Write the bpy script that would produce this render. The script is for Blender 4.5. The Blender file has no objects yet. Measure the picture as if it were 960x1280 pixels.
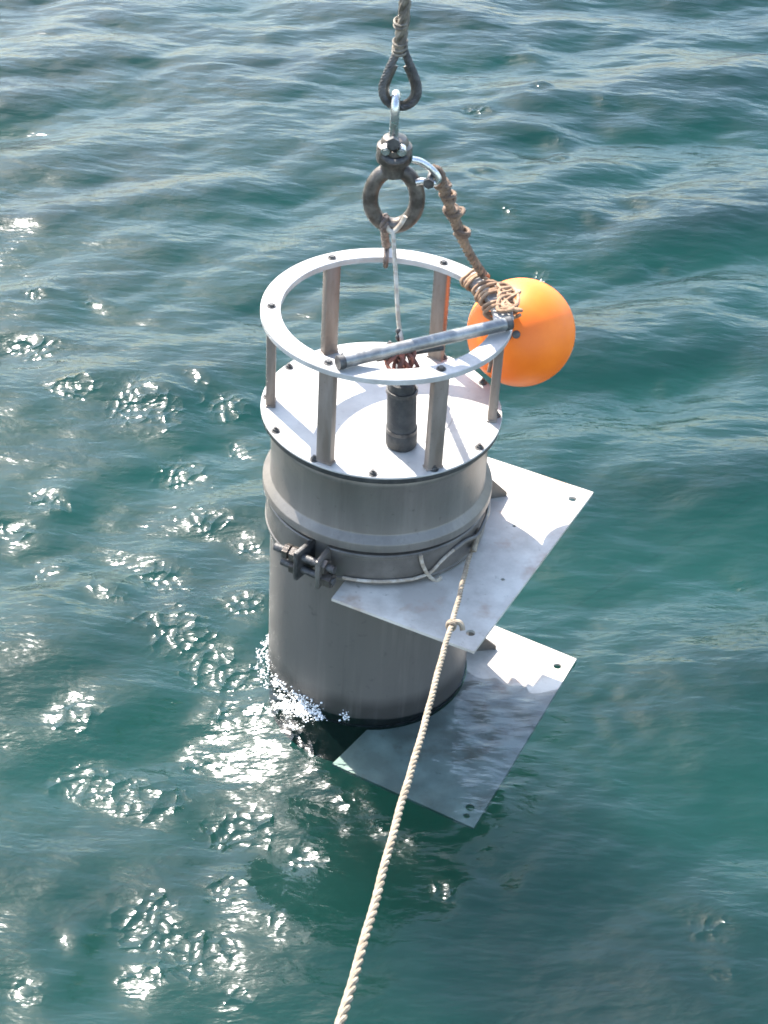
import bpy, bmesh, math, random
import numpy as np
from math import sin, cos, pi, radians, hypot, atan2, sqrt
from mathutils import Vector, Matrix
from mathutils.geometry import tessellate_polygon

random.seed(7)
sc = bpy.context.scene
COL = sc.collection
Z0 = 0.70                                   # height of the lid above mean water level

# ------------------------------------------------------------------ camera
cd = bpy.data.cameras.new('camera')
cam = bpy.data.objects.new('camera', cd); COL.objects.link(cam)
R = Vector((0.99808422, 0.0376325, 0.04910882)); U = Vector((-0.06186987, 0.60708722, 0.79222297))
F = Vector((0.0, 0.7937436, -0.60825249))
cam.matrix_world = Matrix(((R.x, U.x, -F.x, 0.0182), (R.y, U.y, -F.y, -3.0462), (R.z, U.z, -F.z, 2.0622 + Z0), (0, 0, 0, 1)))
cd.sensor_fit = 'VERTICAL'; cd.sensor_height = 24.0; cd.sensor_width = 18.0
cd.lens = 2237.0 / 1280 * 24.0
cd.clip_start = 0.05; cd.clip_end = 5000
sc.camera = cam

# ------------------------------------------------------------------ sky, sun, exposure
SUN_EL, SUN_AZ = radians(49), radians(37)   # azimuth to the left of the view (+Y)
w = bpy.data.worlds.new('World'); sc.world = w; w.use_nodes = True
nt = w.node_tree
bg = nt.nodes['Background']
sky = nt.nodes.new('ShaderNodeTexSky'); sky.sky_type = 'NISHITA'; sky.sun_disc = False
sky.sun_elevation = SUN_EL; sky.sun_rotation = -SUN_AZ
sky.air_density = 1.25; sky.dust_density = 1.6; sky.ozone_density = 2.0; sky.altitude = 0
nt.links.new(sky.outputs[0], bg.inputs[0]); bg.inputs[1].default_value = 0.15
sd = bpy.data.lights.new('sun', 'SUN'); sd.energy = 4.2; sd.angle = radians(0.5); sd.color = (1, 0.955, 0.89)
sun = bpy.data.objects.new('sun', sd); COL.objects.link(sun)
dirv = Vector((-sin(SUN_AZ) * cos(SUN_EL), cos(SUN_AZ) * cos(SUN_EL), sin(SUN_EL)))
sun.rotation_euler = dirv.to_track_quat('Z', 'Y').to_euler(); sun.location = dirv * 20
sc.view_settings.view_transform = 'Standard'; sc.view_settings.look = 'None'
sc.view_settings.exposure = 1.9; sc.view_settings.gamma = 1
sc.cycles.use_denoising = True
sc.cycles.filter_width = 1.75
sc.cycles.max_bounces = 8; sc.cycles.transparent_max_bounces = 12

# ------------------------------------------------------------------ materials
def newmat(name):
    m = bpy.data.materials.new(name); m.use_nodes = True
    t = m.node_tree; b = t.nodes['Principled BSDF']
    return m, t, b

def N(t, kind, **kw):
    n = t.nodes.new(kind)
    for k, v in kw.items():
        if k in n.inputs: n.inputs[k].default_value = v
        else: setattr(n, k, v)
    return n

def noise(t, scale, detail=4, rough=0.55, vec=None):
    n = N(t, 'ShaderNodeTexNoise', Scale=scale, Detail=detail, Roughness=rough)
    if vec is not None: t.links.new(vec, n.inputs['Vector'])
    return n

def ramp(t, src, stops):
    r = t.nodes.new('ShaderNodeValToRGB')
    e = r.color_ramp.elements
    while len(e) < len(stops): e.new(0.5)
    for k, (p, c) in enumerate(stops):
        e[k].position = p; e[k].color = (*c, 1) if len(c) == 3 else c
    t.links.new(src, r.inputs[0]); return r

def mix(t, fac, a, b):
    n = t.nodes.new('ShaderNodeMix'); n.data_type = 'RGBA'
    for s, v in ((0, fac), (6, a), (7, b)):
        if hasattr(v, 'is_output'): t.links.new(v, n.inputs[s])
        else: n.inputs[s].default_value = v if s == 0 else (*v, 1)
    return n.outputs[2]

def painted(name, base, dark, rough=0.45, metal=0.0, scale=14, lo=.42, hi=.62, spot=None, bump=.15, streak=False, wet=None, specks=True, drips=False):
    m, t, b = newmat(name)
    tc = t.nodes.new('ShaderNodeTexCoord')
    vec = tc.outputs['Object']
    if streak:
        mp = N(t, 'ShaderNodeMapping'); mp.inputs['Scale'].default_value = (1, 1, .18)
        t.links.new(vec, mp.inputs[0]); vec = mp.outputs[0]
    n1 = noise(t, scale, 6, .6, vec)
    r1 = ramp(t, n1.outputs[0], [(lo, (0, 0, 0)), (hi, (1, 1, 1))])
    c = mix(t, r1.outputs[0], dark, base)
    n2 = noise(t, scale * 7, 5, .65, tc.outputs['Object'])
    r2 = ramp(t, n2.outputs[0], [(.27, (.8, .8, .8)), (.38, (0, 0, 0))])
    if specks: c = mix(t, r2.outputs[0], c, tuple(x * .62 for x in dark))
    if spot:
        n3 = noise(t, 9, 4, .6, tc.outputs['Object'])
        r3 = ramp(t, n3.outputs[0], [(.56, (0, 0, 0)), (.70, (.9, .9, .9))])
        c = mix(t, r3.outputs[0], c, spot)
    if wet is not None:                      # waterlogged band near the foot of the thing (a real stain, height in metres)
        sx = t.nodes.new('ShaderNodeSeparateXYZ'); t.links.new(tc.outputs['Object'], sx.inputs[0])
        ad = N(t, 'ShaderNodeMath', operation='MULTIPLY_ADD'); t.links.new(n1.outputs[0], ad.inputs[0]); ad.inputs[1].default_value = .05; t.links.new(sx.outputs[2], ad.inputs[2])
        rw = N(t, 'ShaderNodeMapRange'); rw.inputs[1].default_value = wet; rw.inputs[2].default_value = wet + .035; rw.inputs[3].default_value = 1; rw.inputs[4].default_value = 0
        t.links.new(ad.outputs[0], rw.inputs[0])
        c = mix(t, rw.outputs[0], c, tuple(x * .38 for x in base))
    if drips:                                # salt runs and scuffs down the side
        mp2 = N(t, 'ShaderNodeMapping'); mp2.inputs['Scale'].default_value = (1, 1, .06); t.links.new(tc.outputs['Object'], mp2.inputs[0])
        nd = noise(t, 26, 5, .7, mp2.outputs[0]); rd = ramp(t, nd.outputs[0], [(.52, (0, 0, 0)), (.72, (.24, .24, .24))])
        c = mix(t, rd.outputs[0], c, tuple(min(1, x * 1.75) for x in base))
        nd2 = noise(t, 34, 4, .7, mp2.outputs[0]); rd2 = ramp(t, nd2.outputs[0], [(.28, (.3, .3, .3)), (.42, (0, 0, 0))])
        c = mix(t, rd2.outputs[0], c, tuple(x * .45 for x in dark))
    t.links.new(c, b.inputs['Base Color'])
    b.inputs['Metallic'].default_value = metal
    rr = N(t, 'ShaderNodeMapRange'); rr.inputs[3].default_value = rough - .08; rr.inputs[4].default_value = rough + .12
    t.links.new(n1.outputs[0], rr.inputs[0]); t.links.new(rr.outputs[0], b.inputs['Roughness'])
    bp = N(t, 'ShaderNodeBump', Strength=bump, Distance=.004); t.links.new(n2.outputs[0], bp.inputs['Height'])
    t.links.new(bp.outputs[0], b.inputs['Normal'])
    return m

M = {}
M['barrel'] = painted('barrel_grey_paint', (.113, .100, .087), (.099, .088, .077), .42, .0, 5, streak=True, wet=.085, drips=True)
M['cap'] = painted('cap_galvanised', (.168, .150, .130), (.138, .123, .107), .36, .35, 9, streak=True, drips=True)
M['lid'] = painted('lid_white_paint', (.42, .40, .365), (.34, .322, .295), .4, 0, 10)
M['ring'] = painted('ring_white_paint', (.44, .42, .39), (.33, .31, .285), .42, 0, 16)
M['post'] = painted('post_dull_steel', (.235, .195, .165), (.16, .125, .10), .45, .2, 22, streak=True)
M['plate'] = painted('plate_white_paint', (.55, .50, .43), (.38, .335, .285), .45, 0, 8, spot=(.34, .235, .17))
M['clamp'] = painted('clamp_grey', (.150, .134, .116), (.105, .093, .080), .4, .25, 16)
M['steel'] = painted('dull_galvanised_steel', (.14, .120, .102), (.068, .056, .046), .34, .6, 45, bump=.3)
M['bright'] = painted('bright_steel', (.72, .70, .67), (.45, .43, .40), .25, .9, 45)
M['dark'] = painted('dark_steel', (.10, .095, .09), (.045, .042, .04), .45, .4, 50, bump=.3)
M['black'] = painted('black_rubber', (.045, .043, .040), (.022, .022, .022), .55, 0, 45, bump=.35)
M['bar'] = painted('bar_steel', (.30, .295, .28), (.17, .165, .155), .36, .6, 25)
M['wire'] = painted('greased_wire_rope', (.20, .17, .125), (.085, .07, .052), .55, .2, 60, bump=.4)
M['rope_white'] = painted('white_rope_fibre', (.30, .245, .175), (.18, .14, .095), .85, 0, 60, bump=.4)
M['rope_brown'] = painted('weathered_brown_rope', (.23, .155, .10), (.11, .072, .05), .85, 0, 40, bump=.4)
M['cord'] = painted('pale_cord', (.46, .41, .34), (.30, .24, .18), .85, 0, 60, bump=.4)
M['lash'] = painted('tan_lashing_cord', (.36, .235, .14), (.22, .125, .07), .85, 0, 60, bump=.4)
M['red'] = painted('red_lashing', (.24, .075, .045), (.10, .04, .03), .75, 0, 60, bump=.4)
M['orange'] = painted('orange_float_plastic', (.88, .185, .004), (.80, .150, .003), .5, 0, 8, bump=.04, specks=False)
M['galv_link'] = painted('rusty_link', (.20, .15, .12), (.10, .07, .055), .5, .4, 60, bump=.4)

# water: clear sheet over turbid green depth; real Fresnel sky reflection, light absorbed with depth
def water_mat():
    m = bpy.data.materials.new('sea_water'); m.use_nodes = True
    t = m.node_tree
    for n in list(t.nodes): t.nodes.remove(n)
    out = t.nodes.new('ShaderNodeOutputMaterial')
    tc = t.nodes.new('ShaderNodeTexCoord')
    mp = N(t, 'ShaderNodeMapping'); mp.inputs['Rotation'].default_value = (0, 0, radians(-16)); mp.inputs['Scale'].default_value = (.72, 1.95, 1)
    t.links.new(tc.outputs['Object'], mp.inputs[0])
    n1 = noise(t, 9, 4, .52, mp.outputs[0]); n1.noise_dimensions = '2D'
    wv = noise(t, 14, 0, .5, tc.outputs['Object']); wv.noise_dimensions = '2D'          # wobble so the wavelets are not a regular net
    vv = N(t, 'ShaderNodeVectorMath', operation='MULTIPLY_ADD'); t.links.new(wv.outputs['Color'], vv.inputs[0]); vv.inputs[1].default_value = (.03, .03, .03); t.links.new(tc.outputs['Object'], vv.inputs[2])
    vo = N(t, 'ShaderNodeTexVoronoi', Scale=36); vo.voronoi_dimensions = '2D'
    t.links.new(vv.outputs[0], vo.inputs['Vector'])
    n2 = N(t, 'ShaderNodeMath', operation='POWER'); t.links.new(vo.outputs['Distance'], n2.inputs[0]); n2.inputs[1].default_value = 2
    at = t.nodes.new('ShaderNodeAttribute'); at.attribute_name = 'ripple'
    msk = noise(t, 17, 3, .62, tc.outputs['Object']); msk.noise_dimensions = '2D'
    ad = N(t, 'ShaderNodeMath', operation='ADD'); t.links.new(at.outputs['Fac'], ad.inputs[0]); t.links.new(msk.outputs[0], ad.inputs[1])
    mr = N(t, 'ShaderNodeMapRange'); mr.inputs[1].default_value = .84; mr.inputs[2].default_value = 1.16; mr.inputs[3].default_value = .03; mr.interpolation_type = 'SMOOTHSTEP'
    t.links.new(ad.outputs[0], mr.inputs[0])
    b1 = N(t, 'ShaderNodeBump', Strength=.5, Distance=.0168); t.links.new(n1.outputs[0], b1.inputs['Height'])
    b2 = N(t, 'ShaderNodeBump', Distance=.0056); t.links.new(n2.outputs[0], b2.inputs['Height']); t.links.new(b1.outputs[0], b2.inputs['Normal'])
    t.links.new(mr.outputs[0], b2.inputs['Strength'])
    nrm = b2.outputs[0]
    fr = N(t, 'ShaderNodeFresnel', IOR=1.39); t.links.new(nrm, fr.inputs['Normal'])
    g1 = N(t, 'ShaderNodeBsdfGlossy', Roughness=.04); t.links.new(nrm, g1.inputs['Normal'])
    g2 = N(t, 'ShaderNodeBsdfGlossy', Roughness=.16); t.links.new(nrm, g2.inputs['Normal'])
    gl = N(t, 'ShaderNodeMixShader'); gl.inputs[0].default_value = .42
    t.links.new(g1.outputs[0], gl.inputs[1]); t.links.new(g2.outputs[0], gl.inputs[2])
    n3 = noise(t, .9, 1, .5, tc.outputs['Object']); n3.noise_dimensions = '2D'
    colr = mix(t, n3.outputs[0], (.008, .038, .034), (.011, .048, .044))
    df = N(t, 'ShaderNodeBsdfDiffuse'); t.links.new(colr, df.inputs['Color'])
    tr = N(t, 'ShaderNodeBsdfTransparent'); tr.inputs['Color'].default_value = (.93, .97, .97, 1)
    m1 = N(t, 'ShaderNodeMixShader'); m1.inputs[0].default_value = .035
    t.links.new(tr.outputs[0], m1.inputs[1]); t.links.new(df.outputs[0], m1.inputs[2])
    m2 = N(t, 'ShaderNodeMixShader'); t.links.new(fr.outputs[0], m2.inputs[0])
    t.links.new(m1.outputs[0], m2.inputs[1]); t.links.new(gl.outputs[0], m2.inputs[2])
    t.links.new(m2.outputs[0], out.inputs[0])
    va = N(t, 'ShaderNodeVolumeAbsorption', Density=7.0); va.inputs['Color'].default_value = (.12, .66, .64, 1)
    t.links.new(va.outputs[0], out.inputs[1])
    return m
M['water'] = water_mat()
md, t, b = newmat('deep_turbid_water')
n = noise(t, .5, 3)
t.links.new(mix(t, n.outputs[0], (.46, .205, .178), (.56, .250, .220)), b.inputs['Base Color'])
b.inputs['Roughness'].default_value = 1; b.inputs['Specular IOR Level'].default_value = 0
b.inputs['Subsurface Weight'].default_value = 1; b.inputs['Subsurface Scale'].default_value = 9.0
b.inputs['Subsurface Radius'].default_value = (.5, .8, .8)
M['deep'] = md
mf, t, b = newmat('sea_foam'); b.inputs['Base Color'].default_value = (.80, .79, .76, 1); b.inputs['Roughness'].default_value = .6
n = noise(t, 80); bp = N(t, 'ShaderNodeBump', Strength=.4, Distance=.004); t.links.new(n.outputs[0], bp.inputs['Height']); t.links.new(bp.outputs[0], b.inputs['Normal'])
M['foam'] = mf

# ------------------------------------------------------------------ mesh helpers
def link(name, bm, mat, parent=None, smooth=True, loc=None, ang=35):
    me = bpy.data.meshes.new(name)
    bmesh.ops.recalc_face_normals(bm, faces=bm.faces[:])
    bm.to_mesh(me); bm.free()
    me.materials.append(M[mat])
    if smooth:
        me.polygons.foreach_set('use_smooth', [True] * len(me.polygons))
        me.set_sharp_from_angle(angle=radians(ang))
    o = bpy.data.objects.new(name, me); COL.objects.link(o)
    if loc is not None: o.location = loc
    if parent is not None: o.parent = parent
    return o

def tag(o, label=None, cat=None, group=None, kind=None):
    for k, v in (('label', label), ('category', cat), ('group', group), ('kind', kind)):
        if v: o[k] = v
    return o

def empty(name, loc=(0, 0, 0)):
    o = bpy.data.objects.new(name, None); COL.objects.link(o); o.location = loc; o.empty_display_size = .05
    return o

def lathe(bm, prof, seg=96, a0=0.0, a1=2 * pi, wob=0):
    full = abs(a1 - a0 - 2 * pi) < 1e-6
    n = seg if full else seg + 1
    rows = []
    for r, z in prof:
        if r < 1e-6:
            rows.append([bm.verts.new((0, 0, z))] * n); continue
        rows.append([bm.verts.new((r * cos(a0 + (a1 - a0) * k / seg), r * sin(a0 + (a1 - a0) * k / seg), z)) for k in range(n)])
    for i in range(len(rows) - 1):
        for k in range(seg):
            k2 = (k + 1) % n
            vs = []
            for v in (rows[i][k], rows[i][k2], rows[i + 1][k2], rows[i + 1][k]):
                if v not in vs: vs.append(v)
            if len(vs) > 2:
                try: bm.faces.new(vs)
                except ValueError: pass
    if not full:                             # close the ends of an open shell with a closed profile
        for k in (0, n - 1):
            vs = []
            for row in rows:
                if row[k] not in vs: vs.append(row[k])
            if len(vs) > 2:
                try: bm.faces.new(vs)
                except ValueError: pass

def closed(prof): return prof + [prof[0]]

def catmull(pts, n=8, loop=False):
    P = [Vector(p) for p in pts]; L = len(P); out = []
    rng = range(L) if loop else range(L - 1)
    for i in rng:
        g = (lambda k: P[k % L]) if loop else (lambda k: P[max(0, min(L - 1, k))])
        p0, p1, p2, p3 = g(i - 1), g(i), g(i + 1), g(i + 2)
        for k in range(n):
            u = k / n
            out.append(.5 * ((2 * p1) + (-p0 + p2) * u + (2 * p0 - 5 * p1 + 4 * p2 - p3) * u * u + (-p0 + 3 * p1 - 3 * p2 + p3) * u ** 3))
    if not loop: out.append(P[-1])
    return out

def frames(path, loop=False):
    L = len(path); T = []
    for i in range(L):
        a = path[(i - 1) % L] if loop or i > 0 else path[i]
        c = path[(i + 1) % L] if loop or i < L - 1 else path[i]
        T.append((c - a).normalized())
    ref = Vector((0, 0, 1)) if abs(T[0].z) < .9 else Vector((1, 0, 0))
    u = (ref - T[0] * ref.dot(T[0])).normalized(); out = []
    for tt in T:
        u = (u - tt * u.dot(tt)).normalized(); out.append((u.copy(), tt.cross(u)))
    return out

def tube(bm, pts, r, seg=12, loop=False, sub=8, smooth=True, sx=1.0):
    path = catmull(pts, sub, loop) if smooth else [Vector(p) for p in pts]
    fr = frames(path, loop); rings = []
    L = len(path)
    for i, p in enumerate(path):
        rr = r(i / max(1, L - 1)) if callable(r) else r
        u, v = fr[i]
        rings.append([bm.verts.new(p + (u * cos(2 * pi * k / seg) * sx + v * sin(2 * pi * k / seg)) * rr) for k in range(seg)])
    for i in range(L if loop else L - 1):
        a, c = rings[i], rings[(i + 1) % L]
        for k in range(seg):
            bm.faces.new((a[k], a[(k + 1) % seg], c[(k + 1) % seg], c[k]))
    if not loop:
        bm.faces.new(rings[0][::-1]); bm.faces.new(rings[-1])

def laid_rope(bm, pts, r, pitch, strands=3, step=.004, seg=7, wander=0.0):
    path = catmull(pts, 60)
    # resample at equal steps
    d = [0]
    for i in range(1, len(path)): d.append(d[-1] + (path[i] - path[i - 1]).length)
    n = max(6, int(d[-1] / step)); res = []; j = 0
    for i in range(n + 1):
        s = d[-1] * i / n
        while j < len(d) - 2 and d[j + 1] < s: j += 1
        u = (s - d[j]) / max(1e-9, d[j + 1] - d[j]); res.append(path[j].lerp(path[j + 1], u))
    if wander:
        ph = [random.uniform(0, 6) for _ in range(6)]
        for i, p in enumerate(res):
            s = d[-1] * i / n
            p.x += wander * (sin(s * 9 + ph[0]) + .5 * sin(s * 31 + ph[1])); p.y += wander * (sin(s * 7 + ph[2]) + .5 * sin(s * 27 + ph[3]))
    fr = frames(res); st = d[-1] / n
    for q in range(strands):
        hp = []
        for i, p in enumerate(res):
            a = 2 * pi * (i * st / pitch + q / strands); u, v = fr[i]
            hp.append(p + (u * cos(a) + v * sin(a)) * r * .5)
        tube(bm, hp, r * .56, seg, smooth=False)

def boxm(bm, size, mat=Matrix(), bevel=0.0):
    r = bmesh.ops.create_cube(bm, size=1.0, matrix=mat @ Matrix.Diagonal((*size, 1)))
    if bevel:
        es = list({e for v in r['verts'] for e in v.link_edges})
        bmesh.ops.bevel(bm, geom=es, offset=bevel, segments=2, affect='EDGES', profile=.5)

def T3(x, y, z, rz=0): return Matrix.Translation((x, y, z)) @ Matrix.Rotation(rz, 4, 'Z')

def slab(bm, outer, holes, z0, z1):
    loops = [[Vector((x, y, 0)) for x, y in outer]] + [[Vector((x, y, 0)) for x, y in h] for h in holes]
    tris = tessellate_polygon(loops)
    flat = [p for l in loops for p in l]
    lo = [bm.verts.new((p.x, p.y, z0)) for p in flat]; hi = [bm.verts.new((p.x, p.y, z1)) for p in flat]
    for a, c, e in tris:
        try: bm.faces.new((hi[a], hi[c], hi[e])); bm.faces.new((lo[e], lo[c], lo[a]))
        except ValueError: pass
    k = 0
    for l in loops:
        L = len(l)
        for i in range(L):
            a, c = k + i, k + (i + 1) % L
            bm.faces.new((lo[a], lo[c], hi[c], hi[a]))
        k += L

def circ2(x, y, r, n=16): return [(x + r * cos(2 * pi * k / n), y + r * sin(2 * pi * k / n)) for k in range(n)]

def bolt_bm(r=.008, h=.006, stud=0.0):
    bm = bmesh.new()
    prof = [(0, h), (r * .85, h), (r, h * .75), (r, 0)]
    lathe(bm, prof, 6)
    lathe(bm, [(r * 1.45, 0), (r * 1.45, .0016), (0, .0016)], 14)
    if stud: lathe(bm, [(r * .5, h), (r * .5, h + stud), (0, h + stud)], 10)
    return bm

# ------------------------------------------------------------------ sea
GLITTER = [(-1.0, 1.21, 0.09, 0.9),
    (-0.85, 1.03, 0.067, 1),
    (-0.64, 0.96, 0.101, 1),
    (-0.44, 0.99, 0.066, 1),
    (-0.5, 0.68, 0.077, 1),
    (-0.83, 0.52, 0.061, 0.8),
    (-0.9, 0.42, 0.065, 0.7),
    (-0.42, 0.48, 0.083, 0.8),
    (-0.52, 0.23, 0.084, 1),
    (-0.77, 0.23, 0.049, 0.7),
    (-0.63, 0.15, 0.057, 0.7),
    (-0.45, 0.05, 0.086, 1),
    (-0.35, -0.06, 0.084, 1),
    (-0.3, 0.15, 0.074, 0.8),
    (-0.29, 0.37, 0.068, 0.5),
    (-0.63, -0.23, 0.062, 0.8),
    (-0.59, -0.41, 0.072, 1),
    (-0.44, -0.46, 0.078, 1),
    (-0.33, -0.35, 0.05, 0.8),
    (-0.23, -0.54, 0.069, 1),
    (-0.11, -0.62, 0.064, 0.8),
    (-0.38, -0.81, 0.085, 1),
    (-0.29, -0.87, 0.073, 1),
    (-0.24, -0.72, 0.052, 0.8),
    (-0.39, -0.94, 0.054, 0.7),
    (-0.19, -0.96, 0.053, 0.6),
    (-0.13, -0.81, 0.048, 0.6),
    (0.18, -0.7, 0.063, 0.6),
    (0.32, -0.65, 0.045, 0.35),
    (0.71, -0.73, 0.087, 0.6),
    (0.72, -0.85, 0.048, 0.5),
    (0.92, 0.39, 0.069, 0.5),
    (0.27, 2.97, 0.082, 0.6),
    (0.5, 2.76, 0.133, 0.4),
    (0.45, 1.85, 0.07, 0.6),
    (0.43, 3.48, 0.124, 0.35), (0.28, 2.45, .05, .45), (0.55, 2.62, .05, .45), (0.62, 2.2, .06, .4), (0.36, 2.2, .045, .45), (0.85, 1.95, .05, .4), (0.7, 3.1, .06, .4), (0.5, 3.15, .05, .45), (0.95, 1.75, .04, .35),
    (0.8, 2.29, 0.094, 0.35),
    (-1.05, 1.5, 0.056, 0.6),
    (-0.87, 1.49, 0.055, 0.5),
    (-0.20, -0.21, 0.045, .9),
    (-0.25, -0.09, 0.054, 1),
    (-0.29, -0.20, 0.045, 0.9),
    (-0.11, -0.30, 0.035, .9),
    (-0.03, -0.46, 0.05, 0.6),
    (-0.53, 1.09, 0.062, 0.6),
    (-0.59, -0.99, 0.072, 0.5),
    (-0.54, -0.86, 0.048, 0.4),
    (0.09, -0.46, 0.039, 0.3),
    (0.17, 2.27, 0.055, 0.3),
    (-0.37, 0.8, 0.059, 0.7),
    (-0.62, 0.33, 0.05, 0.5),
    (0.77, 1.27, 0.064, 0.3)]
def build_sea():
    L, n = 9.0, 1100
    rng = np.random.default_rng(21)
    k1 = 2 * np.pi * np.fft.fftfreq(n, L / n); kx, ky = np.meshgrid(k1, k1, indexing='ij')
    k = np.hypot(kx, ky); k[0, 0] = 1e9
    wind = radians(112)                      # crests run a little down to the left
    c = np.cos(np.arctan2(ky, kx) - wind)
    spread = .05 + np.abs(c) ** 4
    k0 = 2 * np.pi / 1.0
    # slope spectrum spread over wavelengths 1.6 m .. 6 cm
    amp = k ** -2.42 * np.exp(-.7 * (k0 / k) ** 4) * np.exp(-(k / 110.0) ** 2)
    spec = amp * np.sqrt(spread) * (rng.normal(size=(n, n)) + 1j * rng.normal(size=(n, n)))
    spec[0, 0] = 0
    h = np.fft.ifft2(spec).real
    sx = np.fft.ifft2(1j * kx * spec).real; sy = np.fft.ifft2(1j * ky * spec).real
    sc_ = 0.162 / np.sqrt((sx ** 2 + sy ** 2).mean())
    h *= sc_
    dx = np.fft.ifft2(-1j * kx / k * spec).real * sc_ * .8; dy = np.fft.ifft2(-1j * ky / k * spec).real * sc_ * .8
    d = L / n
    x0, y0 = -2.3, -1.9
    nx, ny = int(4.6 / d), int(7.2 / d)
    X, Y = np.meshgrid(x0 + d * np.arange(nx), y0 + d * np.arange(ny), indexing='ij')
    h, dx, dy = h[:nx, :ny], dx[:nx, :ny], dy[:nx, :ny]
    # calm the water right round the instrument and let it lap over the lower plate
    calm = (1 - .80 * np.exp(-(np.hypot(X - .18, Y + .20) / .42) ** 4)) * (1 - .5 * np.exp(-(np.hypot(X - .55, Y + .85) / .42) ** 2))
    H = h * calm
    Ax, Ay, Bx, By = .483, .046, .244, -.497         # far and near corner of the lower plate
    u = ((X - Ax) * (Bx - Ax) + (Y - Ay) * (By - Ay)) / ((Bx - Ax) ** 2 + (By - Ay) ** 2)
    loc = np.exp(-(np.hypot(X - .24, Y + .22) / .44) ** 4)
    H += loc * (-.022 + .064 * np.clip(u, 0, 1.1) + .0010 * np.sin(46 * X + 31 * Y + 2 * np.sin(23 * X)) + .0010 * np.sin(71 * X - 39 * Y + 1.5 * np.sin(40 * Y)))
    H += .016 * np.exp(-((X + .22) ** 2 + (Y + .16) ** 2) / .12 ** 2)
    rp = np.hypot(X - .2, Y + .22)
    H += .0006 * np.sin(2 * np.pi * (rp - .3) / .11) * np.exp(-((rp - .62) / .20) ** 2)
    rip = np.zeros_like(H)
    for px, py, pr, ps in GLITTER:                     # ruffled faces shaped into the sea where sun glints are wanted
        if ps < .65: pr *= .62; ps = min(1, ps + .18)
        X_, Y_ = X - px, Y - py; r2 = (X_ ** 2 + Y_ ** 2) / (pr * 1.25) ** 2
        g = np.exp(-r2); rip = np.maximum(rip, ps * .80 * np.exp(-((X_ + .5 * Y_) ** 2 * 1.0 + (Y_ - .2 * X_) ** 2 * 1.3) / (1.45 * pr) ** 2))
        lean_x, lean_y = .20, max(.05, min(.33, .135 + .08 * py))      # tilt chosen so the faces throw sun glints at the camera
        ci, cj = int((px - x0) / d), int((py - y0) / d); q_ = 4
        gx = (H[ci + q_, cj] - H[ci - q_, cj]) / (2 * q_ * d); gy = (H[ci, cj + q_] - H[ci, cj - q_]) / (2 * q_ * d)
        kk = .92 if ps > .3 else .70 * ps
        H += kk * ((lean_x - gx) * X_ + (lean_y - gy) * Y_) * g
    edge = np.clip(np.minimum.reduce([X - x0, x0 + d * (nx - 1) - X, Y - y0, y0 + d * (ny - 1) - Y]) / .35, 0, 1)
    edge = edge * edge * (3 - 2 * edge)
    H *= edge; dx = dx * edge * calm; dy = dy * edge * calm
    co = np.stack([X + dx, Y + dy, H], -1).reshape(-1, 3)
    ii = np.arange(nx * ny).reshape(nx, ny)
    q = np.stack([ii[:-1, :-1], ii[1:, :-1], ii[1:, 1:], ii[:-1, 1:]], -1).reshape(-1, 4)
    # the open sea out to the horizon: a frame of rings round the fine patch
    bx = [x0, x0 + d * (nx - 1)]; by = [y0, y0 + d * (ny - 1)]
    base = len(co); extra = []; eq = []
    def ring(s): return [(bx[0] - s, by[0] - s, 0), (bx[1] + s, by[0] - s, 0), (bx[1] + s, by[1] + s, 0), (bx[0] - s, by[1] + s, 0)]
    ss = [0, 1.5, 6, 25, 120, 700, 3000]
    for s in ss: extra += ring(s)
    for a in range(len(ss) - 1):
        for e in range(4):
            f = (e + 1) % 4
            eq.append((base + a * 4 + e, base + (a + 1) * 4 + e, base + (a + 1) * 4 + f, base + a * 4 + f))
    co = np.concatenate([co, np.array(extra)]); q = np.concatenate([q, np.array(eq)])
    me = bpy.data.meshes.new('water')
    me.vertices.add(len(co)); me.vertices.foreach_set('co', co.astype(np.float32).ravel())
    me.loops.add(len(q) * 4); me.loops.foreach_set('vertex_index', q.astype(np.int32).ravel())
    me.polygons.add(len(q)); me.polygons.foreach_set('loop_start', np.arange(0, len(q) * 4, 4, dtype=np.int32))
    me.update(calc_edges=True)
    me.polygons.foreach_set('use_smooth', np.ones(len(q), dtype=bool))
    atr = me.attributes.new('ripple', 'FLOAT', 'POINT')
    atr.data.foreach_set('value', np.concatenate([rip.ravel(), np.zeros(len(co) - rip.size)]).astype(np.float32))
    me.materials.append(M['water'])
    o = bpy.data.objects.new('water', me); COL.objects.link(o)
    tag(o, kind='structure')
    if sum(p.normal.z for p in list(me.polygons)[:50]) < 0: me.flip_normals()
    def height(x, y):
        i = int((x - x0) / d); j = int((y - y0) / d)
        return float(H[max(0, min(nx - 1, i)), max(0, min(ny - 1, j))])
    return height
SEA = build_sea()
bm = bmesh.new()
s = 3000
bmesh.ops.create_cube(bm, size=1.0, matrix=Matrix.Translation((0, 0, -20.25)) @ Matrix.Diagonal((2 * s, 2 * s, 40, 1)))
tag(link('deep_water', bm, 'deep', smooth=False), kind='structure')

# ------------------------------------------------------------------ the instrument
root = empty('underwater_sampler', (0, 0, 0))
tag(root, 'big grey drum instrument with white lid and open guard ring half lowered into the sea', 'instrument')
def part(name, bm, mat, parent=None, **kw): return link(name, bm, mat, parent or root, **kw)

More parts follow.
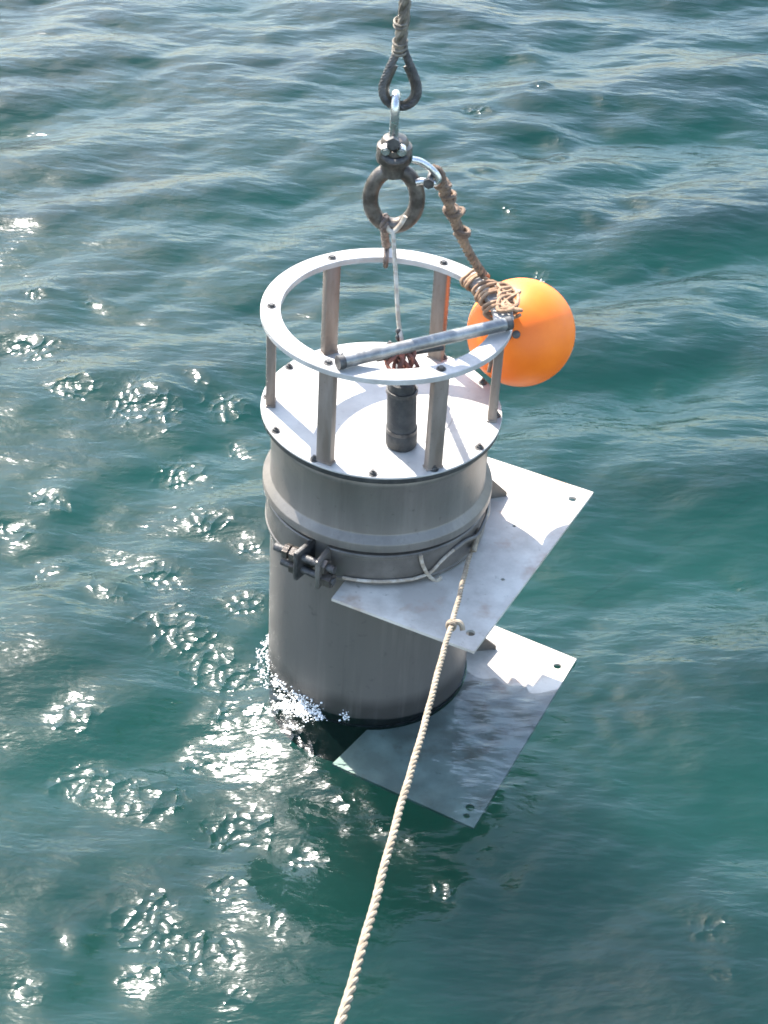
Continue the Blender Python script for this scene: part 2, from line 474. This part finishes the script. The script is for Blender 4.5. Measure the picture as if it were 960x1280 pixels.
# barrel: long grey cylinder with a foot ring at the water
bm = bmesh.new()
lathe(bm, [(.0, -.12), (.222, -.12), (.2235, .008), (.2245, .012), (.2255, .018), (.2255, .05), (.2250, .30), (.2252, .49), (.2235, .50)], 128)
part('barrel', bm, 'barrel')
bm = bmesh.new()
lathe(bm, closed([(.2225, .002), (.2262, .0025), (.2270, .004), (.2270, .0075), (.2225, .008)]), 96)
part('foot_ring', bm, 'dark')
# upper cap, flaring to a lip
bm = bmesh.new()
lathe(bm, [(.2238, .499), (.2238, .508), (.2410, .5082), (.2425, .5095), (.2425, .526), (.2415, .5285), (.2285, .5400), (.2266, .544),
           (.2262, .60), (.2264, .655), (.2285, .658), (.2285, .668), (.2264, .671), (.2264, .684), (0, .684)], 128)
part('cap', bm, 'cap')
bm = bmesh.new()
lathe(bm, closed([(.226, .6842), (.2455, .6842), (.2465, .686), (.2465, .6955), (.226, .6955)]), 96)
part('gasket', bm, 'black')
# lid
bm = bmesh.new()
lathe(bm, [(.2, .6958), (.2470, .6958), (.2478, .6968), (.2478, .6990), (.2470, .7), (.150, .7), (.1485, .7014), (0, .7016)], 128)
lid = part('lid', bm, 'lid')
bb = bolt_bm(.0065, .006, .004)
lb = link('lid_bolt', bb, 'dark', root)
for k in range(12):
    o = lb if k == 0 else lb.copy()
    if k: COL.objects.link(o)
    a = radians(-92 + 30 * k); o.location = (.236 * cos(a), .236 * sin(a), .7); o.rotation_euler.z = a; o.parent = root
# little eye bolts on the lid
for k, (x, y) in enumerate(((.115, .02), (-.09, .13), (.02, .185))):
    bm = bmesh.new()
    tube(bm, [Vector((.011 * cos(a), 0, .022 + .011 * sin(a))) for a in [2 * pi * i / 10 for i in range(10)]], .0035, 8, True, 3)
    lathe(bm, [(.009, 0), (.009, .006), (.004, .008), (.004, .012), (0, .012)], 12)
    o = part('eye_bolt', bm, 'dark'); o.location = (x, y, .7016); o.rotation_euler.z = .5 + k
# guard ring on six posts
RZ = Z0 + .229
bm = bmesh.new()
lathe(bm, closed([(.2105, RZ - .0125), (.2485, RZ - .0125), (.2500, RZ - .011), (.2500, RZ - .0012), (.2488, RZ), (.2117, RZ), (.2105, RZ - .0012)]), 128)
ring = part('guard_ring', bm, 'ring')
PA = [-177, 122, -117, 61.5, -61.5, -4]
hb = None; post = None
for a in PA:
    ar = radians(a)
    if post is None:
        bm = bmesh.new()
        h = .229 - .0125
        # square hollow section: outer box plus end flanges
        boxm(bm, (.019, .033, h), T3(0, 0, h / 2), .003)
        post = part('post', bm, 'post'); o = post
        bm = bmesh.new(); boxm(bm, (.021, .037, .004), T3(0, 0, .0021), .0015)
        foot = link('post_foot', bm, 'post', post)
        foot.parent = post
        hb = link('bolt_head', bolt_bm(.0065, .006), 'dark', ring)
        ho = hb
    else:
        o = post.copy(); COL.objects.link(o); o.parent = root
        f2 = foot.copy(); COL.objects.link(f2); f2.parent = o
        ho = hb.copy(); COL.objects.link(ho); ho.parent = ring
    o.location = (.2275 * cos(ar), .2275 * sin(ar), .7); o.rotation_euler.z = ar
    ho.location = (.2285 * cos(ar), .2285 * sin(ar), RZ); ho.rotation_euler.z = ar * 3
# crossbar over the guard ring
p0, p1 = Vector((-.083, -.224, RZ + .0155)), Vector((.239, -.047, RZ + .0165))
bm = bmesh.new()
tube(bm, [p0, p0.lerp(p1, .5), p1], .0128, 20, sub=6)
bar = part('crossbar', bm, 'bar')
for p, s_ in ((p0, 1), (p1, -1)):
    bm = bmesh.new(); dv = (p1 - p0).normalized() * s_
    tube(bm, [p - dv * .003, p + dv * .010], .0138, 20, smooth=False)
    link('end_collar', bm, 'dark', bar)
# release post that hangs from the crossbar down to the lid
pc = Vector((.044, -.128, .7016))
bm = bmesh.new()
lathe(bm, [(0, 0), (.030, 0), (.0315, .004), (.0315, .030), (.0295, .033), (.0290, .125), (.0265, .132), (.0255, .148), (.016, .154), (.0145, .180), (.0, .182)], 32)
for v in bm.verts: v.co.x += -.008 * (v.co.z / .18); v.co.y += -.002
rp = part('release_post', bm, 'black'); rp.location = pc
for z in (.034, .124):
    bm = bmesh.new()
    lathe(bm, closed([(.0285, z), (.0315, z), (.0315, z + .008), (.0285, z + .008)]), 28)
    o = link('hose_clip', bm, 'dark', rp); o.location = (-.008 * z / .18, -.002, 0)
# rust red lashing round bar and post head
bm = bmesh.new(); q = bar_c = p0.lerp(p1, .37)
pts = []
top = pc + Vector((-.008, -.002, .163))
for i in range(60):
    a = i / 60 * 2 * pi * 6; s_ = i / 60
    ax = (p1 - p0).normalized(); e1 = Vector((0, 0, 1)); e2 = ax.cross(e1)
    c_ = top.lerp(bar_c, .62)
    pts.append(c_ + ax * (-.022 + .044 * s_ + .006 * sin(i * 1.7)) + e2 * (.029 + .005 * sin(i * 2.3)) * cos(a) + e1 * ((.026 + .004 * sin(i * 1.1)) * sin(a)))
tube(bm, pts, .0040, 7, sub=3)
part('lashing', bm, 'red')
bm = bmesh.new()
tube(bm, [bar_c + Vector((-.05, -.005, -.024)), bar_c + Vector((.02, .03, -.026)), bar_c + Vector((.075, .055, -.028))], .0075, 12)
part('release_pin', bm, 'dark')
bm = bmesh.new()
tube(bm, [bar_c + Vector((-.058, -.01, -.014)), bar_c + Vector((-.03, .012, -.03)), bar_c + Vector((-.012, -.012, -.006)), bar_c + Vector((-.03, -.03, -.02))], .005, 8)
part('lashing', bm, 'red')

# clamp band in two half shells, ears and bolts at the split
SPL = radians(-117.5)
def shell(a0, a1, mat='clamp', name='clamp_shell'):
    bm = bmesh.new()
    lathe(bm, closed([(.2256, .420), (.2345, .4195), (.2365, .4215), (.2365, .4265), (.2345, .4285), (.2345, .4865), (.2365, .4885), (.2365, .4935), (.2345, .4955), (.2256, .495)]), 64, a0, a1)
    return part(name, bm, mat)
shell(SPL + radians(4.5), SPL + pi - radians(3)); shell(SPL + pi + radians(3), SPL + 2 * pi - radians(4.5))
for s_ in (-1, 1):                          # ears stand out radially on each side of the split
    for back in (0, 1):
        a = SPL + back * pi + s_ * radians(5.2 if not back else 4)
        bm = bmesh.new()
        rad = Vector((cos(a), sin(a), 0)); tg = Vector((-sin(a), cos(a), 0))
        m4 = Matrix(((rad.x, tg.x, 0, 0), (rad.y, tg.y, 0, 0), (0, 0, 1, 0), (0, 0, 0, 1)))
        mm = Matrix.Translation(rad * .256 + Vector((0, 0, .459))) @ m4
        boxm(bm, (.064, .0115, .072), mm, .004)
        part('clamp_ear', bm, 'dark' if s_ < 0 else 'clamp')
rad = Vector((cos(SPL), sin(SPL), 0)); tg = Vector((-sin(SPL), cos(SPL), 0))
for zz, ext_ in ((.474, 1.0), (.443, .8)):
    c_ = rad * .267 + Vector((0, 0, zz))
    bm = bmesh.new(); tube(bm, [c_ - tg * .085 * ext_, c_ + tg * .056], .0088, 12, smooth=False)
    bl = part('clamp_bolt', bm, 'dark')
    for off in (-.0385, .0335, -.056 if ext_ == 1.0 else .046):
        bm = bmesh.new()
        tube(bm, [c_ + tg * (off - .006), c_ + tg * (off + .006)], .0165, 6, smooth=False)
        link('nut', bm, 'steel', bl, smooth=False)
# half plates with a half round cut-out, bolted to the clamp shells
def half_plate(A, B, C, z, th, mat='plate'):
    A, B, C = (Vector((*p, 0)) for p in (A, B, C))
    D = A + (C - B)
    d_ = (D - C).normalized(); rc = .2262 if z > .2 else .2290
    nrm = (B - C).normalized()
    off = C.dot(nrm)                        # distance of the straight edge from the axis
    mid = nrm * off
    hw = sqrt(max(rc * rc - off * off, 1e-4))
    a0 = atan2((mid + d_ * hw).y, (mid + d_ * hw).x); a1 = atan2((mid - d_ * hw).y, (mid - d_ * hw).x)
    if a1 > a0: a0 += 2 * pi
    arc = [(rc * cos(a0 + (a1 - a0) * k / 40), rc * sin(a0 + (a1 - a0) * k / 40)) for k in range(41)]
    outer = [(C.x, C.y), (B.x, B.y), (A.x, A.y), (D.x, D.y)] + arc
    u = (B - A).normalized(); v = (D - A).normalized()
    holes = []
    for P, su, sv in ((A, 1, 1), (B, -1, 1)):
        h = P + u * su * .047 + v * sv * .030
        holes.append(circ2(h.x, h.y, .0095))
    h = B - u * .022 + v * .030 * .9 if z < .2 else A.lerp(B, .62) + v * .045
    holes.append(circ2(h.x, h.y, .007 if z < .2 else .0045))
    if z > .2:
        for f_, w_ in ((.33, .10), (.5, .17)):
            h = A.lerp(B, f_) + v * w_; holes.append(circ2(h.x, h.y, .0042, 10))
    bm = bmesh.new(); slab(bm, outer, holes, z - th, z)
    return part('mounting_plate', bm, mat, smooth=False)
UP = half_plate((.477, .136), (.212, -.415), (-.077, -.281), .415, .0065)
LP = half_plate((.483, .046), (.244, -.497), (-.059, -.338), .001, .0065)
for pl, z in ((UP, .415), (LP, .001)):
    for a in ((20,) if z > .2 else (12,)):
        ar = radians(a); r0 = .2268 if z > .2 else .2275
        bm = bmesh.new()
        hh = .078 if z > .2 else .07; ww = .075
        vs = []
        for tt in (-.0028, .0028):
            for rr_, zz in ((r0, z + .0005), (r0 + ww, z + .0005), (r0 + ww, z + .010), (r0 + .012, z + hh), (r0, z + hh)):
                vs.append(bm.verts.new((rr_ * cos(ar) - tt * sin(ar), rr_ * sin(ar) + tt * cos(ar), zz)))
        bm.faces.new(vs[:5]); bm.faces.new(vs[5:][::-1])
        for k in range(5): bm.faces.new((vs[k], vs[(k + 1) % 5], vs[5 + (k + 1) % 5], vs[5 + k]))
        link('gusset', bm, 'clamp', pl, smooth=False)
# thin grey lashing line round the clamp, with a zigzag
def onband(a, z, r=.2395): return Vector((r * cos(radians(a)), r * sin(radians(a)), z))
bm = bmesh.new()
tube(bm, [onband(a, .4305 + .002 * sin(a)) for a in range(-104, -62, 6)] + [onband(-60, .438), onband(-54, .458), onband(-49, .470), onband(-46, .474)], .0035, 8, sub=5)
part('lashing_line', bm, 'cord')
bm = bmesh.new()
tube(bm, [onband(-66, .492, .240), onband(-64.5, .466), onband(-61, .434, .2405), onband(-57, .416, .243), onband(-55, .425, .25)], .0042, 8, sub=5)
part('lashing_line', bm, 'cord')
bm = bmesh.new()
tube(bm, [onband(-46, .474), onband(-38, .478), onband(-28, .47, .243), onband(-18, .484, .243), onband(-8, .474), onband(6, .48)], .0045, 8, sub=5)
part('lashing_line', bm, 'clamp')

# ------------------------------------------------------------------ hoist gear on the axis
def V(x, y, zrel): return Vector((x, y, zrel + Z0))
r_ = empty('hoist_wire', V(0, 0, .66)); tag(r_, 'dark wire rope coming down from above, ending in a teardrop eye', 'wire rope')
def sub(parent, name, bm, mat, **kw):
    o = link(name, bm, mat, **kw); o.parent = parent; o.matrix_parent_inverse = Matrix.Translation(parent.location).inverted(); return o
bm = bmesh.new(); laid_rope(bm, [V(-.003, 0, .815), V(-.001, 0, 1.2), V(.001, 0, 2.2), V(.002, 0, 3.4)], .0088, .05, 6, .01)
sub(r_, 'wire_strand', bm, 'wire')
bm = bmesh.new()
tube(bm, [V(-.006, 0, .765), V(-.007, .002, .79), V(-.004, -.001, .815), V(-.002, 0, .835), V(-.001, 0, .86)], lambda u: .0096 + .0012 * sin(u * 17) + .001 * sin(u * 41) - .002 * u, 12)
laid_rope(bm, [V(-.003, .001, .772), V(-.006, .0, .79), V(-.003, 0, .82), V(-.001, 0, .85), V(0, 0, .90)], .0108, .085, 3, .004, wander=.0015)
for z in (.768, .776, .786, .818, .824):
    tl = random.uniform(-.4, .4)
    tube(bm, [V(-.005 + 0.0122 * cos(a), .0122 * sin(a), z + .004 * sin(a + tl) + .002 * cos(a)) for a in [2 * pi * i / 10 for i in range(10)]], .0026, 6, True, 2)
sub(r_, 'serving', bm, 'wire')
bm = bmesh.new()
tear = [(-.004, .776), (-.014, .752), (-.0275, .715), (-.0315, .694), (-.027, .676), (-.014, .664), (.002, .661), (.018, .665), (.030, .678), (.0335, .696), (.028, .718), (.012, .752), (.0015, .776)]
laid_rope(bm, [V(x - .001, 0, z) for x, z in tear], .0074, .03, 5, .004)
sub(r_, 'eye_splice', bm, 'dark')
bm = bmesh.new()
tube(bm, [V(x * .80 - .001, 0, .694 + (z - .694) * .82) for x, z in tear[1:-1]], .0035, 8, sub=5, sx=1.8)
sub(r_, 'thimble', bm, 'steel')

# bow shackle, edge on to the camera
r_ = empty('bow_shackle', V(-.007, 0, .60)); tag(r_, 'bright steel shackle linking the teardrop eye to the swivel below', 'shackle')
bm = bmesh.new()
bow = [(-.017, .600), (-.018, .63), (-.023, .655), (-.021, .677), (-.010, .689), (0, .692), (.010, .689), (.021, .677), (.023, .655), (.018, .63), (.017, .600)]
tube(bm, [V(-.007, y, z - .008) for y, z in bow], .0082, 14, sub=5)
sub(r_, 'bow', bm, 'bright')
bm = bmesh.new()
tube(bm, [V(-.007, -.030, .605), V(-.007, .030, .605)], .0085, 14, smooth=False)
tube(bm, [V(-.007, -.040, .605), V(-.007, -.029, .605)], .0125, 6, smooth=False)
sub(r_, 'pin', bm, 'dark')

# swivel with lifting eye
r_ = empty('swivel_eye', V(0, 0, .40)); tag(r_, 'heavy dull steel swivel with a thick round lifting eye under it', 'swivel')
bm = bmesh.new()
prof = [(0, .606), (.014, .606), (.022, .603), (.026, .597), (.026, .591), (.0325, .588), (.0335, .584), (.0335, .560), (.0325, .556), (.026, .553), (.024, .545), (.024, .535), (0, .535)]
lathe(bm, [(a, z - .003) for a, z in prof], 32)
for v in bm.verts: v.co.z += Z0; v.co.x -= .004
sub(r_, 'swivel_body', bm, 'steel')
for x in (-.020, .010):
    bm = bmesh.new(); tube(bm, [V(x, -.037, .588), V(x, -.022, .590)], .0085, 12, smooth=False)
    tube(bm, [V(x, -.041, .588), V(x, -.036, .588)], .0055, 8, smooth=False)
    sub(r_, 'bolt_head', bm, 'bright')
bm = bmesh.new()
tube(bm, [V(-.024, -.030, .576), V(-.012, -.038, .570), V(.006, -.038, .570), V(.020, -.030, .576)], .006, 8)
sub(r_, 'retaining_clip', bm, 'dark')
bm = bmesh.new()
seg = 48; path = []
for k in range(seg):
    a = 2 * pi * k / seg
    path.append(V(.0 + .0445 * cos(a), 0, .473 + (.0555 if sin(a) < 0 else .062) * sin(a)))
tube(bm, path, .0152, 16, True, 1, smooth=False)
tube(bm, [V(-.003, 0, .525), V(-.004, 0, .548)], .024, 20, smooth=False)
sub(r_, 'lifting_eye', bm, 'steel')

# small side shackle
r_ = empty('side_shackle', V(.05, 0, .52)); tag(r_, 'small bright shackle sticking out to the right of the swivel, holding the brown rope', 'shackle')
bm = bmesh.new()
pts = [(.030, .563), (.046, .560), (.066, .547), (.080, .531), (.078, .519), (.064, .520), (.050, .520), (.040, .517)]
tube(bm, [V(x, -.012, z) for x, z in pts], .0068, 12, sub=5)
sub(r_, 'bow', bm, 'bright')
bm = bmesh.new(); tube(bm, [V(.064, -.03, .528), V(.070, .018, .534)], .006, 10, smooth=False); tube(bm, [V(.063, -.036, .527), V(.064, -.028, .528)], .011, 6, smooth=False)
sub(r_, 'pin', bm, 'dark')

# strop from the lifting eye back to the guard ring
bm = bmesh.new()
pts = [V(-.014, .0, .410), V(-.016, -.016, .418), V(-.015, -.010, .435), V(-.014, .012, .425), V(-.015, .08, .365), V(-.012, .19, .272), V(-.010, .235, .246)]
laid_rope(bm, pts, .0085, .04, 3, .006)
o = link('wire_strop', bm, 'galv_link'); tag(o, 'short dark strop from the lifting eye to the far side of the guard ring', 'strop')
bm = bmesh.new()
tube(bm, [Vector((-.010, .2295 + .030 * cos(a), RZ - .004 + .021 * sin(a))) for a in [2 * pi * k / 12 for k in range(12)]], .0055, 10, True, 4)
o = link('ring_link', bm, 'galv_link'); tag(o, 'small rusty link round the far rim of the guard ring', 'link')

# thin pale trigger line
bm = bmesh.new()
b0 = pc + Vector((-.008, -.002, .182))
tube(bm, [V(-.012, -.016, .424), V(.0, -.019, .414), V(.014, -.016, .426), V(.024, -.014, .446)], .0048, 8)
tube(bm, [V(.002, -.018, .416), V(.013, -.065, .345), V(.024, -.105, .265), b0 + Vector((0, 0, .045))], .0043, 8)
r_ = link('trigger_line', bm, 'cord'); tag(r_, 'thin pale line from the lifting eye straight down to the black release post', 'line')
bm = bmesh.new()
e0 = Vector((.0245, -.112, Z0 + .252)); e1 = b0 + Vector((0, 0, -.004))
for k in range(7):
    c_ = e0.lerp(e1, k / 6.0)
    bmesh.ops.create_icosphere(bm, subdivisions=2, radius=.0075 if k % 2 else .006, matrix=Matrix.Translation(c_) @ Matrix.Diagonal((1, 1, 1.25, 1)))
tube(bm, [e0, e1], .004, 8, smooth=False)
link('knotted_end', bm, 'dark', r_)

# ------------------------------------------------------------------ orange float
BC = Vector((.280, .152, Z0 + .104)); BR = .1130
r_ = empty('orange_float', (BC.x, BC.y, BC.z - BR)); tag(r_, 'round bright orange float hanging against the right of the guard ring', 'float')
bm = bmesh.new()
bmesh.ops.create_uvsphere(bm, u_segments=64, v_segments=40, radius=BR, matrix=Matrix.Translation(BC))
sub(r_, 'shell', bm, 'orange', ang=60)
up = Vector((-.45, -.38, .81)).normalized(); qm = up.to_track_quat('Z', 'Y').to_matrix().to_4x4()
bm = bmesh.new()
lathe(bm, [(.034, BR * .955), (.031, BR + .001), (.024, BR + .006), (.020, BR + .020), (.012, BR + .026), (0, BR + .026)], 28)
bmesh.ops.transform(bm, matrix=Matrix.Translation(BC) @ qm, verts=bm.verts[:])
sub(r_, 'lug', bm, 'orange')
for k in range(2):
    bm = bmesh.new()
    dv = Vector((-.30 + .16 * k, -.84 + .05 * k, .42 + .02 * k)).normalized()
    lathe(bm, [(.009, -.002), (.008, .0025), (.004, .004), (0, .004)], 14)
    bmesh.ops.transform(bm, matrix=Matrix.Translation(BC + dv * BR) @ dv.to_track_quat('Z', 'Y').to_matrix().to_4x4(), verts=bm.verts[:])
    sub(r_, 'plug', bm, 'dark')

# brown lanyard from side shackle to ring
bm = bmesh.new()
lan = [V(.068, -.004, .540), V(.083, -.002, .530), V(.093, .010, .495), V(.110, .035, .44), V(.130, .075, .372), V(.160, .110, .300), V(.190, .143, .240)]
laid_rope(bm, lan, .0095, .045, 3, .005)
laid_rope(bm, [p + Vector((.004 * sin(i * 2.1), .006 * cos(i * 1.7), .004)) for i, p in enumerate(lan[:6])], .0075, .045, 3, .005)
for q_, k_ in ((.06, 5), (.22, 3), (.40, 4), (.66, 4)):
    for k in range(k_):
        c_ = lan[1].lerp(lan[5], min(.98, q_ + .022 * k)) + Vector((random.uniform(-.004, .004), random.uniform(-.004, .004), 0))
        ph = random.uniform(0, 6); rr_ = random.uniform(.0105, .0165); ti = random.uniform(-.9, .9)
        tube(bm, [c_ + Vector((rr_ * cos(a), rr_ * sin(a), .010 * ti * cos(a + ph))) for a in [2 * pi * i / 9 for i in range(9)]], .0038, 7, True, 2)
o = link('lanyard_rope', bm, 'rope_brown'); tag(o, 'weathered brown rope from the side shackle down to the guard ring beside the orange float', 'rope')

# white cord turns lashing the float to the ring
def ring_coil(bm, a0, a1, turns, rad, loose=.006):
    pts = []; n = int(turns * 9)
    for i in range(n + 1):
        u = i / n; a = radians(a0 + (a1 - a0) * u) + random.uniform(-.012, .012); ph = 2 * pi * turns * u
        rr = .2288 + (.0285 + random.uniform(0, loose)) * cos(ph); zz = RZ - .004 + (.0125 + random.uniform(0, loose)) * sin(ph)
        pts.append(Vector((rr * cos(a), rr * sin(a), zz)))
    tube(bm, pts, rad, 7, sub=4)
bm = bmesh.new()
ring_coil(bm, 44, 36, 3, .0040, .004); ring_coil(bm, 30, 18, 4, .0042, .008); ring_coil(bm, 12, 5, 2, .0040, .008)
lugp = BC + up * (BR + .012)
for k in range(4):
    a = radians(36 - 8 * k)
    q0 = Vector((.235 * cos(a), .235 * sin(a), RZ + .010)); q1 = lugp + Vector((.006 * k - .01, .004, .006 * (k % 2)))
    md_ = q0.lerp(q1, .5) + Vector((random.uniform(-.01, .015), random.uniform(-.01, .01), .010))
    tube(bm, [q0, md_, q1, q1 + Vector((.012, .014, -.012))], .0042, 7)
pts = []
for i in range(22):
    pts.append(Vector((.240 + .016 * sin(i * 1.9) + .010 * random.uniform(-1, 1), .055 + .045 * cos(i * .83) + .01 * random.uniform(-1, 1), RZ + .008 + .008 * abs(sin(i * 1.3)))))
tube(bm, pts, .0040, 7, sub=4)
o = link('float_lashing', bm, 'lash'); tag(o, 'tangle of tan cord lashing the orange float to the guard ring', 'cord')
bm = bmesh.new()
pts = [Vector((.205, .145, RZ - .01)), Vector((.200, .120, RZ - .05)), Vector((.195, .115, RZ - .09)), Vector((.205, .10, RZ - .13)), Vector((.21, .09, RZ - .16))]
tube(bm, pts, .0045, 7)
tube(bm, [p + Vector((.012 + .01 * sin(i), -.03 - .005 * i, .004)) for i, p in enumerate(pts)], .0045, 7)
o = link('loose_lashing', bm, 'rope_brown'); tag(o, 'loose brown cord ends hanging inside the ring in front of the orange float', 'cord')

# ------------------------------------------------------------------ pale tag line to the deck
P0, P1 = Vector((.203, -.140, .440)), Vector((.007, -2.005, 1.356))
line = []
for k in range(9):
    u = k / 8 * 1.35
    p = P0.lerp(P1, u); p.z -= .008 * sin(min(u, 1) * pi); line.append(p)
r_ = empty('tag_line', tuple(P0)); tag(r_, 'long pale twisted rope running from the clamp down across the picture towards the deck', 'rope')
bm = bmesh.new(); laid_rope(bm, line, .0050, .062, 3, .0045, wander=.0007)
sub(r_, 'line', bm, 'rope_white')
bm = bmesh.new()                            # half hitch on the clamp
tube(bm, [P0 + Vector((.004, .004, .006)), P0 + Vector((.008, .030, .004)), P0 + Vector((.016, .050, .022)), P0 + Vector((.012, .026, .028)), P0 + Vector((.006, -.004, .010))], .0055, 9)
sub(r_, 'hitch', bm, 'rope_white')
kp = P0.lerp(P1, .275); kp.z -= .0061; dr = (P1 - P0).normalized()
bm = bmesh.new()                            # small stopper knot with a short tail
e1 = dr.cross(Vector((0, 0, 1))).normalized(); e2 = dr.cross(e1)
tube(bm, [kp + dr * (-.012 + .024 * k / 20) + (e1 * cos(k * .9) + e2 * sin(k * .9)) * .0068 for k in range(21)], .0034, 7, sub=3)
tube(bm, [kp + e1 * .008, kp + Vector((.010, .004, .005)), kp + Vector((.018, .002, .001)), kp + Vector((.021, -.004, -.007))], .0048, 8)
sub(r_, 'stopper_knot', bm, 'rope_white')

# ------------------------------------------------------------------ froth where the swell slaps the drum
bm = bmesh.new()
rng = random.Random(5)
def blob(x, y, z, r):
    m4 = Matrix.Translation((x, y, z)) @ Matrix.Rotation(rng.uniform(0, 6), 4, 'Z') @ Matrix.Diagonal((rng.uniform(.7, 1.5), rng.uniform(.7, 1.3), rng.uniform(.45, .9), 1))
    bmesh.ops.create_icosphere(bm, subdivisions=1, radius=r, matrix=m4)
cl = [(rng.gauss(-152, 26), abs(rng.gauss(0, .010))) for _ in range(20)] + [(rng.gauss(-127, 6), abs(rng.gauss(.014, .026))) for _ in range(30)]
for a_, d_ in cl:
    da, dr_ = rng.uniform(1.0, 4.5), rng.uniform(.002, .007); tw = rng.uniform(-.3, .3)
    for i in range(rng.randint(10, 46)):
        g = rng.gauss(0, 1); a = radians(a_ + g * da); rr = .2262 + abs(d_ + rng.gauss(0, dr_) + g * tw * .012)
        x, y = rr * cos(a), rr * sin(a)
        blob(x, y, SEA(x, y) + rng.uniform(-.001, .0015) + max(0, .012 - (rr - .2262)) * rng.random() * 2.2, rng.choice((.0007, .0010, .0014, .0019, .0024)))
o = link('foam', bm, 'foam', ang=180); tag(o, kind='stuff')
